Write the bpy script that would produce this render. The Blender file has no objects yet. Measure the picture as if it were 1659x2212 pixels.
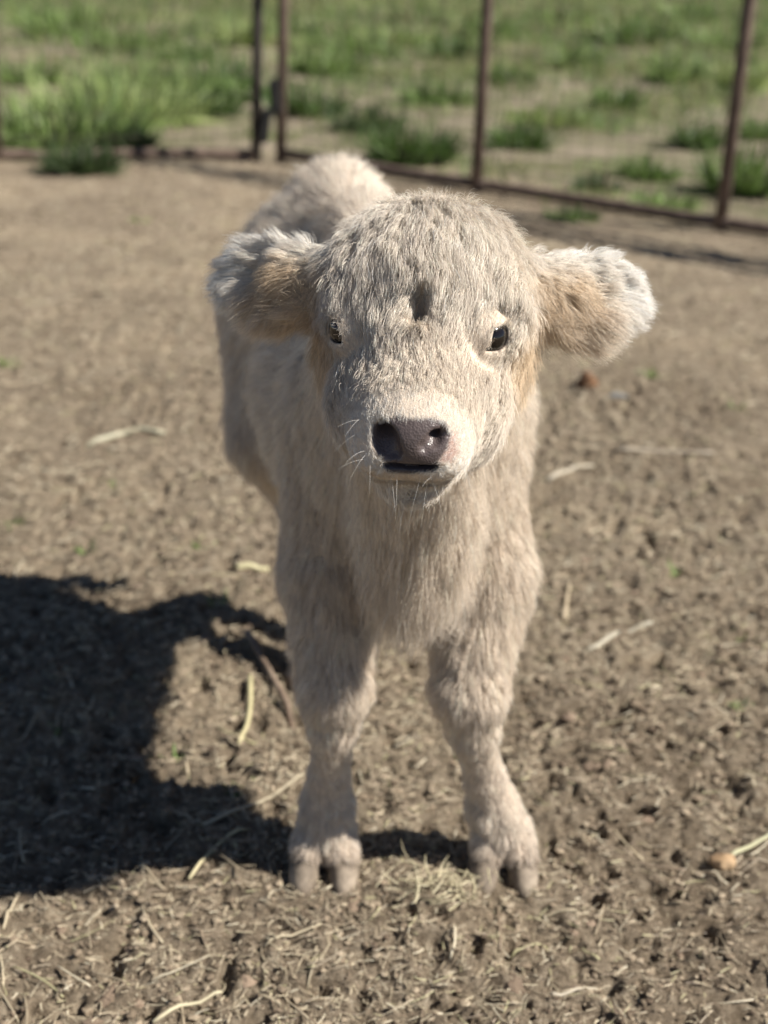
import bpy, bmesh, math, random
import numpy as np
from mathutils import Vector, Matrix, kdtree

rng = np.random.default_rng(7)
random.seed(7)
scene = bpy.context.scene
col = scene.collection

# ------------------------------------------------------------------ camera
CAM_H, PITCH, ROLL = 1.0, math.radians(21.5), math.radians(2.5)
LENS = 49.95                                   # on a 36 mm tall frame
FPX, PCX, PCY = 3069.0, 829.5, 1106.0          # the photograph measured at 1659 x 2212
R0 = np.array([1, 0, 0.0]); U0 = np.array([0, math.sin(PITCH), math.cos(PITCH)])
FW = np.array([0, math.cos(PITCH), -math.sin(PITCH)])
RT = math.cos(ROLL) * R0 + math.sin(ROLL) * U0
UP = -math.sin(ROLL) * R0 + math.cos(ROLL) * U0
CAM = np.array([0, 0, CAM_H])

cam_data = bpy.data.cameras.new('camera')
cam = bpy.data.objects.new('camera', cam_data)
col.objects.link(cam)
m = Matrix(((RT[0], UP[0], -FW[0], CAM[0]), (RT[1], UP[1], -FW[1], CAM[1]), (RT[2], UP[2], -FW[2], CAM[2]), (0, 0, 0, 1)))
cam.matrix_world = m
cam_data.sensor_fit = 'VERTICAL'
cam_data.sensor_height = 36.0
cam_data.sensor_width = 27.0
cam_data.lens = LENS
cam_data.clip_start = 0.02
cam_data.clip_end = 600
cam_data.dof.use_dof = True
cam_data.dof.focus_distance = 1.085
cam_data.dof.aperture_fstop = 5.0
scene.camera = cam

# ------------------------------------------------------------------ sky, sun, exposure
SUN_EL = math.radians(46)
SUN_H = np.array([0.975, -0.20]); SUN_H /= np.linalg.norm(SUN_H)     # horizontal direction towards the sun
world = bpy.data.worlds.new('World'); scene.world = world
world.use_nodes = True
wn = world.node_tree; wn.nodes.clear()
sky = wn.nodes.new('ShaderNodeTexSky'); sky.sky_type = 'NISHITA'; sky.sun_disc = False
sky.sun_elevation = SUN_EL
sky.altitude = 1200; sky.air_density = 0.75; sky.dust_density = 0.25; sky.ozone_density = 1.2
sky.sun_rotation = math.atan2(SUN_H[0], SUN_H[1])
bg = wn.nodes.new('ShaderNodeBackground'); bg.inputs['Strength'].default_value = 0.05
wo = wn.nodes.new('ShaderNodeOutputWorld')
wn.links.new(sky.outputs[0], bg.inputs[0]); wn.links.new(bg.outputs[0], wo.inputs[0])
sun_d = bpy.data.lights.new('sun', 'SUN'); sun_d.energy = 5.0; sun_d.angle = math.radians(0.53); sun_d.color = (1.0, 0.945, 0.86)
sun = bpy.data.objects.new('sun', sun_d); col.objects.link(sun)
to_sun = Vector((SUN_H[0] * math.cos(SUN_EL), SUN_H[1] * math.cos(SUN_EL), math.sin(SUN_EL)))
sun.rotation_euler = to_sun.to_track_quat('Z', 'Y').to_euler()
sun.location = (4, -2, 6)
scene.view_settings.view_transform = 'Standard'
scene.view_settings.look = 'None'
scene.view_settings.gamma = 1.0
scene.view_settings.use_curve_mapping = False
scene.view_settings.exposure = 0.68
scene.render.engine = 'CYCLES'
cy = scene.cycles
cy.use_denoising = True
cy.denoiser = 'OPENIMAGEDENOISE'
cy.max_bounces = 7; cy.diffuse_bounces = 3; cy.glossy_bounces = 4; cy.transmission_bounces = 6; cy.transparent_max_bounces = 8
cy.sample_clamp_indirect = 6.0
cy.use_adaptive_sampling = False
scene.cycles_curves.shape = 'RIBBONS'
scene.cycles_curves.subdivisions = 2

# ------------------------------------------------------------------ helpers
def ray(px, py):
    return FW + (px - PCX) / FPX * RT - (py - PCY) / FPX * UP
def atY(px, py, Y):
    r = ray(px, py); return CAM + r * Y / r[1]
def gnd(px, py, z=0.0):
    r = ray(px, py); return CAM + r * (z - CAM_H) / r[2]
def proj(P):
    d = P - CAM; w = d @ FW
    return PCX + FPX * (d @ RT) / w, PCY - FPX * (d @ UP) / w
def nrm(v):
    return v / np.maximum(np.linalg.norm(v, axis=-1, keepdims=True), 1e-9)
def sstep(e0, e1, x):
    t = np.clip((x - e0) / (e1 - e0), 0, 1); return t * t * (3 - 2 * t)

def hash2(ix, iy, seed):
    h = (ix.astype(np.int64) * 374761393 + iy.astype(np.int64) * 668265263 + seed * 1442695041) & 0x7fffffff
    h = ((h ^ (h >> 13)) * 1274126177) & 0x7fffffff
    return ((h ^ (h >> 16)) & 0xffff) / 65535.0
def vnoise(x, y, seed=0):
    ix, iy = np.floor(x), np.floor(y); fx, fy = x - ix, y - iy
    fx = fx * fx * (3 - 2 * fx); fy = fy * fy * (3 - 2 * fy)
    a, b = hash2(ix, iy, seed), hash2(ix + 1, iy, seed)
    c, d = hash2(ix, iy + 1, seed), hash2(ix + 1, iy + 1, seed)
    return (a + (b - a) * fx) * (1 - fy) + (c + (d - c) * fx) * fy
def fbm(x, y, seed=0, octs=4):
    s = 0; a = 1; t = 0
    for o in range(octs):
        s = s + a * vnoise(x * 2 ** o, y * 2 ** o, seed + o * 17); t += a; a *= 0.5
    return s / t
def noise3(P, freq, seed=0):
    """cheap smooth vector noise"""
    out = np.zeros_like(P); r = np.random.default_rng(seed)
    for k in range(5):
        w = r.normal(size=(3, 3)) * freq * (0.6 + 0.35 * k); ph = r.uniform(0, 6.28, 3)
        out += np.sin(P @ w + ph)
    return out / 5 * 1.4

def mesh_np(name, V, F, mat, parent=None, smooth=False, color=None, attrs=None):
    """one mesh object from arrays; F is (n,3) or (n,4)"""
    me = bpy.data.meshes.new(name)
    V = np.asarray(V, np.float32); F = np.asarray(F, np.int32)
    n, k = F.shape
    me.vertices.add(len(V)); me.vertices.foreach_set('co', V.ravel())
    me.loops.add(n * k); me.loops.foreach_set('vertex_index', F.ravel())
    me.polygons.add(n)
    me.polygons.foreach_set('loop_start', np.arange(0, n * k, k, dtype=np.int32))
    me.polygons.foreach_set('use_smooth', np.full(n, smooth, dtype=bool))
    me.update(calc_edges=True)
    if color is not None:
        ca = me.attributes.new('tint', 'FLOAT_COLOR', 'POINT')
        c4 = np.ones((len(V), 4), np.float32); c4[:, :3] = color
        ca.data.foreach_set('color', c4.ravel())
    for an, av in (attrs or {}).items():
        at = me.attributes.new(an, 'FLOAT', 'POINT'); at.data.foreach_set('value', np.asarray(av, np.float32))
    me.materials.append(mat)
    o = bpy.data.objects.new(name, me); col.objects.link(o)
    if parent is not None: o.parent = parent
    return o
def tag(o, label=None, cat=None, group=None, kind=None):
    if label: o['label'] = label
    if cat: o['category'] = cat
    if group: o['group'] = group
    if kind: o['kind'] = kind
    return o
def empty(name, loc, label, cat, group=None):
    o = bpy.data.objects.new(name, None); o.location = loc; o.empty_display_size = 0.1
    col.objects.link(o); return tag(o, label, cat, group)

def nodes(name):
    mt = bpy.data.materials.new(name); mt.use_nodes = True
    nt = mt.node_tree; nt.nodes.clear()
    out = nt.nodes.new('ShaderNodeOutputMaterial')
    return mt, nt, out
def N(nt, typ, **kw):
    n = nt.nodes.new(typ)
    for k, v in kw.items():
        if k in n.inputs: n.inputs[k].default_value = v
        else: setattr(n, k, v)
    return n
def ramp(nt, fac, stops):
    r = nt.nodes.new('ShaderNodeValToRGB'); e = r.color_ramp.elements
    e[0].position, e[0].color = stops[0][0], (*stops[0][1], 1)
    e[1].position, e[1].color = stops[-1][0], (*stops[-1][1], 1)
    for p, c in stops[1:-1]:
        x = e.new(p); x.color = (*c, 1)
    nt.links.new(fac, r.inputs[0]); return r

# ------------------------------------------------------------------ materials
def mat_tint(name, rough=0.75, noise=0.0, scale=60, trans=0.0, spec=0.3):
    mt, nt, out = nodes(name)
    a = N(nt, 'ShaderNodeAttribute', attribute_name='tint')
    p = N(nt, 'ShaderNodeBsdfPrincipled', Roughness=rough)
    p.inputs['Specular IOR Level'].default_value = spec
    c = a.outputs['Color']
    if noise:
        tc = N(nt, 'ShaderNodeTexCoord'); nz = N(nt, 'ShaderNodeTexNoise', Scale=scale, Detail=4.0)
        nt.links.new(tc.outputs['Object'], nz.inputs['Vector'])
        mr = N(nt, 'ShaderNodeMapRange'); mr.inputs[3].default_value = 1 - noise; mr.inputs[4].default_value = 1 + noise
        nt.links.new(nz.outputs[0], mr.inputs[0])
        mx = N(nt, 'ShaderNodeMix', data_type='RGBA', blend_type='MULTIPLY'); mx.inputs[0].default_value = 1
        nt.links.new(c, mx.inputs[6]); nt.links.new(mr.outputs[0], mx.inputs[7]); c = mx.outputs[2]
    nt.links.new(c, p.inputs['Base Color'])
    if trans:
        t = N(nt, 'ShaderNodeBsdfTranslucent'); ms = N(nt, 'ShaderNodeMixShader'); ms.inputs[0].default_value = trans
        nt.links.new(c, t.inputs[0]); nt.links.new(p.outputs[0], ms.inputs[1]); nt.links.new(t.outputs[0], ms.inputs[2])
        nt.links.new(ms.outputs[0], out.inputs[0])
    else:
        nt.links.new(p.outputs[0], out.inputs[0])
    return mt
M_STRAW = mat_tint('dry_straw', 0.55, 0.18, 90, 0.15, 0.4)
M_LEAF = mat_tint('leaf', 0.5, 0.15, 40, 0.35, 0.4)
M_CRUMB = mat_tint('soil_crumb', 0.95, 0.25, 120, 0, 0.1)

def make_ground_mat():
    mt, nt, out = nodes('trampled_dirt')
    tc = N(nt, 'ShaderNodeTexCoord'); P = tc.outputs['Object']
    p = N(nt, 'ShaderNodeBsdfPrincipled', Roughness=0.95); p.inputs['Specular IOR Level'].default_value = 0.1
    n1 = N(nt, 'ShaderNodeTexNoise', Scale=2.2, Detail=6.0, Roughness=0.6)
    n2 = N(nt, 'ShaderNodeTexNoise', Scale=60.0, Detail=8.0, Roughness=0.75)
    n3 = N(nt, 'ShaderNodeTexNoise', Scale=240.0, Detail=4.0, Roughness=0.6)
    for n in (n1, n2, n3): nt.links.new(P, n.inputs['Vector'])
    r1 = ramp(nt, n2.outputs[0], [(0.30, (0.095, 0.073, 0.052)), (0.45, (0.245, 0.196, 0.140)), (0.56, (0.375, 0.308, 0.226)), (0.70, (0.58, 0.50, 0.385))])
    r2 = ramp(nt, n1.outputs[0], [(0.32, (0.80, 0.77, 0.74)), (0.5, (1.04, 1.03, 1.02)), (0.68, (1.28, 1.25, 1.20))])
    m1 = N(nt, 'ShaderNodeMix', data_type='RGBA', blend_type='MULTIPLY'); m1.inputs[0].default_value = 1
    nt.links.new(r1.outputs[0], m1.inputs[6]); nt.links.new(r2.outputs[0], m1.inputs[7])
    # field beyond the fence: low growth over paler dry earth
    at = N(nt, 'ShaderNodeAttribute', attribute_name='field')
    n4 = N(nt, 'ShaderNodeTexNoise', Scale=2.6, Detail=6.0, Roughness=0.7); nt.links.new(P, n4.inputs['Vector'])
    r4 = ramp(nt, n4.outputs[0], [(0.38, (0.37, 0.305, 0.235)), (0.50, (0.25, 0.22, 0.145)), (0.64, (0.13, 0.15, 0.065))])
    m2 = N(nt, 'ShaderNodeMix', data_type='RGBA')
    nt.links.new(at.outputs['Fac'], m2.inputs[0]); nt.links.new(m1.outputs[2], m2.inputs[6]); nt.links.new(r4.outputs[0], m2.inputs[7])
    nt.links.new(m2.outputs[2], p.inputs['Base Color'])
    b1 = N(nt, 'ShaderNodeBump', Strength=0.9, Distance=0.012); nt.links.new(n2.outputs[0], b1.inputs['Height'])
    b2 = N(nt, 'ShaderNodeBump', Strength=0.7, Distance=0.003); nt.links.new(n3.outputs[0], b2.inputs['Height'])
    nt.links.new(b1.outputs[0], b2.inputs['Normal']); nt.links.new(b2.outputs[0], p.inputs['Normal'])
    nt.links.new(p.outputs[0], out.inputs[0])
    return mt
M_GROUND = make_ground_mat()

def make_rust_mat(name, c0, c1, c2):
    mt, nt, out = nodes(name)
    tc = N(nt, 'ShaderNodeTexCoord')
    nz = N(nt, 'ShaderNodeTexNoise', Scale=14.0, Detail=8.0, Roughness=0.7); nt.links.new(tc.outputs['Object'], nz.inputs['Vector'])
    r = ramp(nt, nz.outputs[0], [(0.32, c0), (0.5, c1), (0.68, c2)])
    p = N(nt, 'ShaderNodeBsdfPrincipled', Roughness=0.8); nt.links.new(r.outputs[0], p.inputs['Base Color'])
    b = N(nt, 'ShaderNodeBump', Strength=0.4, Distance=0.002); nt.links.new(nz.outputs[0], b.inputs['Height']); nt.links.new(b.outputs[0], p.inputs['Normal'])
    nt.links.new(p.outputs[0], out.inputs[0]); return mt
M_RUST = make_rust_mat('rusty_pipe', (0.075, 0.05, 0.038), (0.13, 0.09, 0.068), (0.20, 0.145, 0.115))
M_DARKPIPE = make_rust_mat('dark_weathered_pipe', (0.035, 0.03, 0.026), (0.06, 0.05, 0.043), (0.10, 0.085, 0.072))
M_WIRE = make_rust_mat('weathered_wire', (0.05, 0.035, 0.028), (0.10, 0.08, 0.065), (0.16, 0.14, 0.12))
M_IRON = make_rust_mat('black_iron', (0.008, 0.008, 0.008), (0.014, 0.013, 0.012), (0.03, 0.027, 0.025))
M_BARK = make_rust_mat('stick_bark', (0.10, 0.065, 0.045), (0.19, 0.135, 0.095), (0.30, 0.23, 0.17))
M_DUNG = make_rust_mat('dried_lump', (0.09, 0.045, 0.02), (0.17, 0.085, 0.04), (0.26, 0.14, 0.07))
M_STONE = make_rust_mat('grey_stone', (0.20, 0.20, 0.20), (0.28, 0.28, 0.27), (0.38, 0.37, 0.36))

# ------------------------------------------------------------------ ground
FEET = {'fl': (-0.051, 1.395), 'fr': (0.157, 1.410), 'hl': (-0.092, 1.88), 'hr': (-0.040, 1.95)}
FA, FB = np.array([-0.615, 7.336]), np.array([1.284, 5.851])           # the fence running right
FL = np.array([-1.80, 6.86])                                            # the panel running left
def fence_side(x, y):
    """metres beyond the fence (positive in the field)"""
    d = FB - FA; n = np.array([-d[1], d[0]]) / np.linalg.norm(d)
    if n[1] < 0: n = -n
    s1 = (x - FA[0]) * n[0] + (y - FA[1]) * n[1]
    d = FA - FL; n = np.array([-d[1], d[0]]) / np.linalg.norm(d)
    if n[1] < 0: n = -n
    s2 = (x - FA[0]) * n[0] + (y - FA[1]) * n[1]
    return np.where(x > FA[0], s1, s2)
def ground_z(x, y):
    fine = np.exp(-np.maximum(np.hypot(x, y - 1.5) - 1.5, 0) / 2.0)
    z = (fbm(x * 3.1, y * 3.1, 3, 3) - 0.5) * 0.035
    lump = fbm(x * 26, y * 26, 11, 3)
    z = z + (lump - 0.5) * 0.019 * (0.35 + 0.65 * fine)
    z = z + (fbm(x * 62, y * 62, 29, 3) - 0.5) * 0.024 * fine
    z = z - 0.018 * fine * sstep(0.64, 0.80, fbm(x * 42, y * 42, 57, 2))
    for fx, fy in FEET.values():
        w = np.exp(-((x - fx) ** 2 + (y - fy + 0.005) ** 2) / (2 * 0.055 ** 2))
        z = z * (1 - 0.95 * w) + 0.005 * w
    w = np.exp(-((x - 0.09) ** 2 + (y - 1.335) ** 2) / (2 * 0.035 ** 2))   # the little heap of hay and soil by the hoof
    return z + 0.014 * w
def axis_pts(lo, f0, f1, hi, step, grow=1.09):
    a = list(np.arange(f0, f1, step)); s = step; x = a[-1]
    while x < hi: s *= grow; x += s; a.append(x)
    s = step; x = f0; b = []
    while x > lo: s *= grow; x -= s; b.append(x)
    return np.array(b[::-1] + a)
gx = axis_pts(-160, -0.62, 0.68, 160, 0.005, 1.07); gy = axis_pts(-6, 1.02, 2.1, 320, 0.005, 1.035)
GX, GY = np.meshgrid(gx, gy); GZ = ground_z(GX, GY)
nx, ny = len(gx), len(gy)
idx = np.arange(nx * ny).reshape(ny, nx)
Fq = np.stack([idx[:-1, :-1], idx[:-1, 1:], idx[1:, 1:], idx[1:, :-1]], -1).reshape(-1, 4)
field = sstep(-0.25, 0.55, fence_side(GX, GY) + (fbm(GX * 1.7, GY * 1.7, 5, 3) - 0.5) * 1.2)
ground = mesh_np('ground', np.stack([GX, GY, GZ], -1).reshape(-1, 3), Fq, M_GROUND, smooth=True, attrs={'field': field.ravel()})
tag(ground, 'trampled brown dirt of the pen running out into a weedy field', kind='structure')

# ------------------------------------------------------------------ fence
def tube(path, r, seg=10):
    path = np.asarray(path, float); n = len(path); r = np.broadcast_to(r, (n,))
    t = np.gradient(path, axis=0) if n > 2 else np.repeat((path[1] - path[0])[None], 2, 0)
    t = nrm(t); ref = np.array([0, 0, 1.0]) if abs(t[0, 2]) < 0.9 else np.array([1.0, 0, 0])
    a = nrm(np.cross(t, ref)); b = np.cross(t, a)
    th = np.linspace(0, 2 * np.pi, seg, endpoint=False)
    V = path[:, None] + r[:, None, None] * (a[:, None] * np.cos(th)[None, :, None] + b[:, None] * np.sin(th)[None, :, None])
    V = V.reshape(-1, 3); F = []
    for i in range(n - 1):
        for j in range(seg):
            k = (j + 1) % seg; F.append((i * seg + j, i * seg + k, (i + 1) * seg + k, (i + 1) * seg + j))
    V = np.vstack([V, path[:1], path[-1:]])
    for j in range(seg):
        k = (j + 1) % seg
        F.append((len(V) - 2, k, j, j)); F.append((len(V) - 1, (n - 1) * seg + j, (n - 1) * seg + k, (n - 1) * seg + k))
    return V, np.array(F)
def tube_obj(name, path, r, mat, parent=None, seg=10, smooth=True):
    V, F = tube(path, r, seg)
    me = bpy.data.meshes.new(name)
    me.from_pydata([tuple(v) for v in V], [], [tuple(dict.fromkeys(f)) for f in F.tolist()])
    if smooth: me.polygons.foreach_set('use_smooth', np.ones(len(me.polygons), bool))
    me.materials.append(mat)
    o = bpy.data.objects.new(name, me); col.objects.link(o)
    if parent is not None: o.parent = parent
    return o
def fence_panel(A, B, posts, label, end_mat=None, H=1.5, pr=0.027):
    """posts: fractions along A-B that carry an upright"""
    A3 = np.array([A[0], A[1], 0]); D = np.array([B[0] - A[0], B[1] - A[1], 0]); L = np.linalg.norm(D); d = D / L
    root = empty('fence_panel', tuple(A3), label, 'fence')
    P = lambda s, z: d * s + np.array([0, 0, z])
    for k, f in enumerate(posts):
        s = f * L; lean = 0.006 * math.sin(3 * k + 1)
        tube_obj('post', [P(s, -0.12), P(s + lean, 0.7), P(s + 2 * lean, H)], pr, end_mat if (end_mat and k == len(posts) - 1) else M_RUST, root)
    for z, r in ((0.035, pr * 0.92), (1.0, pr * 0.9), (1.26, pr * 0.9), (H + 0.004, pr * 0.95)):  # the two middle rails are out of view, added for their shadow stripes
        pts = [P(s, z + 0.006 * math.sin(7 * s)) for s in np.linspace(0, L, 9)]
        tube_obj('rail', pts, r, M_RUST, root)
    off = np.array([d[1], -d[0], 0]) * (pr + 0.004)
    wv = None
    for s in np.arange(0.10, L - 0.03, 0.10):
        if wv is None:
            wv = tube_obj('wire', [(0, 0, 0.03), (0.003, 0.002, 0.75), (0, 0, H)], 0.0016, M_WIRE, root, 5)
            w = wv
        else:
            w = wv.copy(); col.objects.link(w); w.parent = root
        w.location = tuple(P(s, 0) + off)
    for z in np.arange(0.12, H, 0.10):
        tube_obj('wire', [P(s, z + 0.004 * math.sin(5 * s + z * 9)) + off * 1.16 for s in np.linspace(0.0, L, 7)], 0.0016, M_WIRE, root, 5)
    return root
dR = (FB - FA) / np.linalg.norm(FB - FA); LR = 1.215
dL = (FL - FA) / np.linalg.norm(FL - FA)
A_R = FA + dR * 0.02
fence_panel(A_R, A_R + dR * LR * 3, [0, 1 / 3, 2 / 3, 1], 'rusty pipe fence panel with wire mesh angling towards the pen beside the latch')
fence_panel(A_R + dR * (LR * 3 + 0.07), A_R + dR * (LR * 6 + 0.07), [0, 1 / 3, 2 / 3, 1], 'rusty pipe fence panel with wire mesh at the open end of the pen')
A_L = FA + dL * 0.115
fence_panel(A_L + dL * 1.262 * 2, A_L, [0, 0.5, 1], 'rusty pipe and mesh gate panel with one dark end post beside the latch', M_DARKPIPE)
# chain that ties the two panels together
ch = empty('latch_chain', (FA[0], FA[1], 0.25), 'short black iron chain and clasp tying the two fence panels together', 'chain')
cpos = [atY(572, 272, FA[1] - 0.10), atY(594, 208, FA[1] - 0.06)]
c0 = np.array([FA[0], FA[1], 0.25])
for k, (c, hh) in enumerate(zip(cpos, (0.085, 0.085))):
    c = c - c0
    bm = bmesh.new(); bmesh.ops.create_cube(bm, size=1.0)
    bmesh.ops.scale(bm, vec=(0.05, 0.045, hh * 2), verts=bm.verts)
    bmesh.ops.bevel(bm, geom=bm.edges, offset=0.012, segments=2, affect='EDGES')
    me = bpy.data.meshes.new('clasp'); bm.to_mesh(me); bm.free(); me.materials.append(M_IRON)
    o = bpy.data.objects.new('clasp', me); col.objects.link(o); o.parent = ch; o.location = tuple(c); o.rotation_euler = (0, 0.1 * (1 - 2 * k), 0.4)
for k in range(5):
    t = (k + 0.5) / 5; c = (cpos[0] * (1 - t) + cpos[1] * t) - c0
    th = np.linspace(0, 2 * np.pi, 13)
    q = np.stack([0.011 * np.cos(th), 0 * th, 0.02 * np.sin(th)], -1)
    if k % 2: q = q[:, [1, 0, 2]]
    tube_obj('link', q + c, 0.004, M_IRON, ch, 6)

# ------------------------------------------------------------------ calf: signed distance model
class Prim: pass
def V3(*a): return np.array(a, np.float32)
def rcone(P, a, b, ra, rb):
    a = np.asarray(a, np.float32); b = np.asarray(b, np.float32)
    ab = b - a; t = np.clip(((P - a) @ ab) / (ab @ ab), 0, 1)
    d = np.linalg.norm(P - a - t[:, None] * ab, axis=1)
    return d - (ra + (rb - ra) * t)
def ell(P, c, r, Rm=None):
    q = P - np.asarray(c, np.float32)
    if Rm is not None: q = q @ np.asarray(Rm, np.float32).T
    r = np.asarray(r, np.float32)
    k0 = np.linalg.norm(q / r, axis=1); k1 = np.linalg.norm(q / (r * r), axis=1)
    return k0 * (k0 - 1) / np.maximum(k1, 1e-6)
def smin(a, b, k):
    h = np.maximum(k - np.abs(a - b), 0) / k
    return np.minimum(a, b) - h * h * k * 0.25
def smax(a, b, k): return -smin(-a, -b, k)

# head frame
HP = V3(0.030, 1.175, 0.734)                       # middle of the skull
HM = V3(0.0175, 1.012, 0.657)                       # middle of the muzzle
HF = nrm(HM - HP); HS = nrm(np.cross(HF, V3(0, 0, 1))) * -1
if HS[0] < 0: HS = -HS
HU = nrm(np.cross(HS, HF));  HU = HU if HU[2] > 0 else -HU
HR = np.stack([HS, HF, HU])                        # rows: side, forward, up
HL = float(np.linalg.norm(HM - HP))
def hw(s, f, u): return HP + s * HS + f * HF + u * HU
def hl(P): return (P - HP) @ HR.T

def ear_frame(tip, base, roll):
    a = nrm(np.asarray(tip) - np.asarray(base)); n0 = V3(0.0, -1, 0.25)
    n = nrm(n0 - a * (n0 @ a)); t = np.cross(a, n)
    n2 = n * math.cos(roll) + t * math.sin(roll); t2 = np.cross(a, n2)
    if t2[2] < 0: t2 = -t2
    return np.stack([a, n2, t2]).astype(np.float32)          # rows: along, facing, up
EARS = []
for (b_px, t_px, yb, yt, rl) in (((672, 606), (478, 582), 1.185, 1.225, 0.25), ((1168, 626), (1390, 634), 1.185, 1.225, -0.25)):
    b = atY(*b_px, yb); t = atY(*t_px, yt)
    EARS.append((b.astype(np.float32), t.astype(np.float32), ear_frame(t, b, rl), float(np.linalg.norm(t - b))))

def sd_head(P, cut=True):
    q = hl(P)
    d = ell(q, (0, -0.004, 0.001), (0.078, 0.079, 0.070))
    d = smin(d, ell(q, (0, 0.035, 0.012), (0.066, 0.055, 0.052)), 0.03)          # forehead
    d = smin(d, rcone(q, (0, 0.06, -0.004), (0, HL - 0.02, 0.012), 0.056, 0.034), 0.04)   # nose bridge
    for s in (-1, 1):
        d = smin(d, rcone(q, (s * 0.040, 0.03, -0.045), (s * 0.031, 0.118, -0.024), 0.038, 0.032), 0.03)
        d = smin(d, rcone(q, (s * 0.030, 0.115, -0.022), (s * 0.020, 0.165, -0.006), 0.030, 0.022), 0.03)  # cheeks
        d = smin(d, ell(q, (s * 0.056, 0.050, 0.022), (0.016, 0.030, 0.016)), 0.025)      # brow
    d = smin(d, ell(q, (0, HL - 0.002, 0.013), (0.0405, 0.036, 0.031)), 0.030)           # muzzle
    for s in (-1, 1):
        d = smin(d, ell(q, (s * 0.021, HL + 0.010, 0.004), (0.0205, 0.024, 0.0175)), 0.012)   # lip lobes
    return d
def sd_jaw(P):
    q = hl(P)
    d = rcone(q, (0, 0.05, -0.058), (0, HL - 0.03, -0.036), 0.038, 0.024)
    return smin(d, ell(q, (0, HL - 0.008, -0.0335), (0.0265, 0.026, 0.0185)), 0.014)
def sd_ear(P, e):
    b, t, Rm, L = e
    q = (P - b) @ Rm.T
    x = q[:, 0] / L
    w = 0.0185 + 0.0115 * np.sin(np.clip(x, 0, 1) * np.pi * 0.9)
    bend = 0.014 * (q[:, 2] / 0.03) ** 2                           # rims curl towards the front
    q2 = np.stack([q[:, 0] - L * 0.5, q[:, 1] - bend + 0.010, q[:, 2] * 0.030 / w], 1)
    d = ell(q2, (0, 0, 0), (L * 0.53, 0.0085, 0.030))
    return smin(d, rcone(P, b - Rm[0] * 0.03, b + Rm[0] * 0.02, 0.024, 0.020), 0.02)
def sd_trunk(P):
    d = ell(P, (0.026, 1.50, 0.528), (0.098, 0.20, 0.142))
    d = smin(d, ell(P, (-0.033, 1.70, 0.505), (0.122, 0.23, 0.152)), 0.06)
    d = smin(d, ell(P, (-0.088, 1.88, 0.585), (0.114, 0.145, 0.114)), 0.06)
    d = smin(d, rcone(P, (0.03, 1.47, 0.640), (-0.082, 1.90, 0.702), 0.042, 0.032), 0.05)
    d = smin(d, rcone(P, (0.028, 1.46, 0.565), (0.026, 1.235, 0.690), 0.088, 0.068), 0.06)    # neck
    d = smin(d, rcone(P, (0.022, 1.20, 0.640), (0.036, 1.325, 0.430), 0.045, 0.032), 0.045)    # throat to brisket
    d = smin(d, rcone(P, (-0.095, 1.99, 0.680), (-0.10, 2.045, 0.60), 0.020, 0.016), 0.03)    # tail
    d = smin(d, rcone(P, (-0.10, 2.045, 0.60), (-0.105, 2.065, 0.36), 0.016, 0.012), 0.02)
    return d
LEGS = {
 'fl': [((-0.040, 1.46, 0.53), 0.064), ((-0.052, 1.425, 0.37), 0.048), ((-0.046, 1.372, 0.250), 0.0325), ((-0.046, 1.378, 0.195), 0.0215), ((-0.050, 1.402, 0.118), 0.0195), ((-0.051, 1.408, 0.082), 0.0255), ((-0.051, 1.402, 0.050), 0.0275)],
 'fr': [((0.070, 1.46, 0.53), 0.056), ((0.106, 1.43, 0.37), 0.051), ((0.102, 1.375, 0.252), 0.0335), ((0.109, 1.384, 0.195), 0.0220), ((0.130, 1.412, 0.118), 0.0195), ((0.141, 1.420, 0.082), 0.0255), ((0.152, 1.416, 0.050), 0.0275)],
 'hl': [((-0.140, 1.88, 0.53), 0.084), ((-0.142, 1.80, 0.40), 0.062), ((-0.128, 1.955, 0.265), 0.036), ((-0.112, 1.94, 0.19), 0.026), ((-0.098, 1.905, 0.10), 0.025), ((-0.092, 1.886, 0.050), 0.026)],
 'hr': [((-0.035, 1.91, 0.53), 0.080), ((-0.040, 1.83, 0.41), 0.056), ((-0.040, 2.03, 0.265), 0.030), ((-0.040, 2.005, 0.19), 0.022), ((-0.040, 1.975, 0.10), 0.024), ((-0.040, 1.956, 0.050), 0.026)],
}
def sd_leg(P, name):
    ch_ = LEGS[name]; d = None
    for (a, ra), (b, rb) in zip(ch_[:-1], ch_[1:]):
        e = rcone(P, a, b, ra, rb); d = e if d is None else smin(d, e, 0.016)
    fx, fy = FEET[name]
    for s in (-1, 1):       # flesh of the two toes above the claws
        d = smin(d, rcone(P, (fx + s * 0.011, fy + 0.008, 0.050), (fx + s * 0.019, fy - 0.014, 0.028), 0.0190, 0.0180), 0.008)
    return d
EYES = []            # (centre, gaze, up, right)
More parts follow.
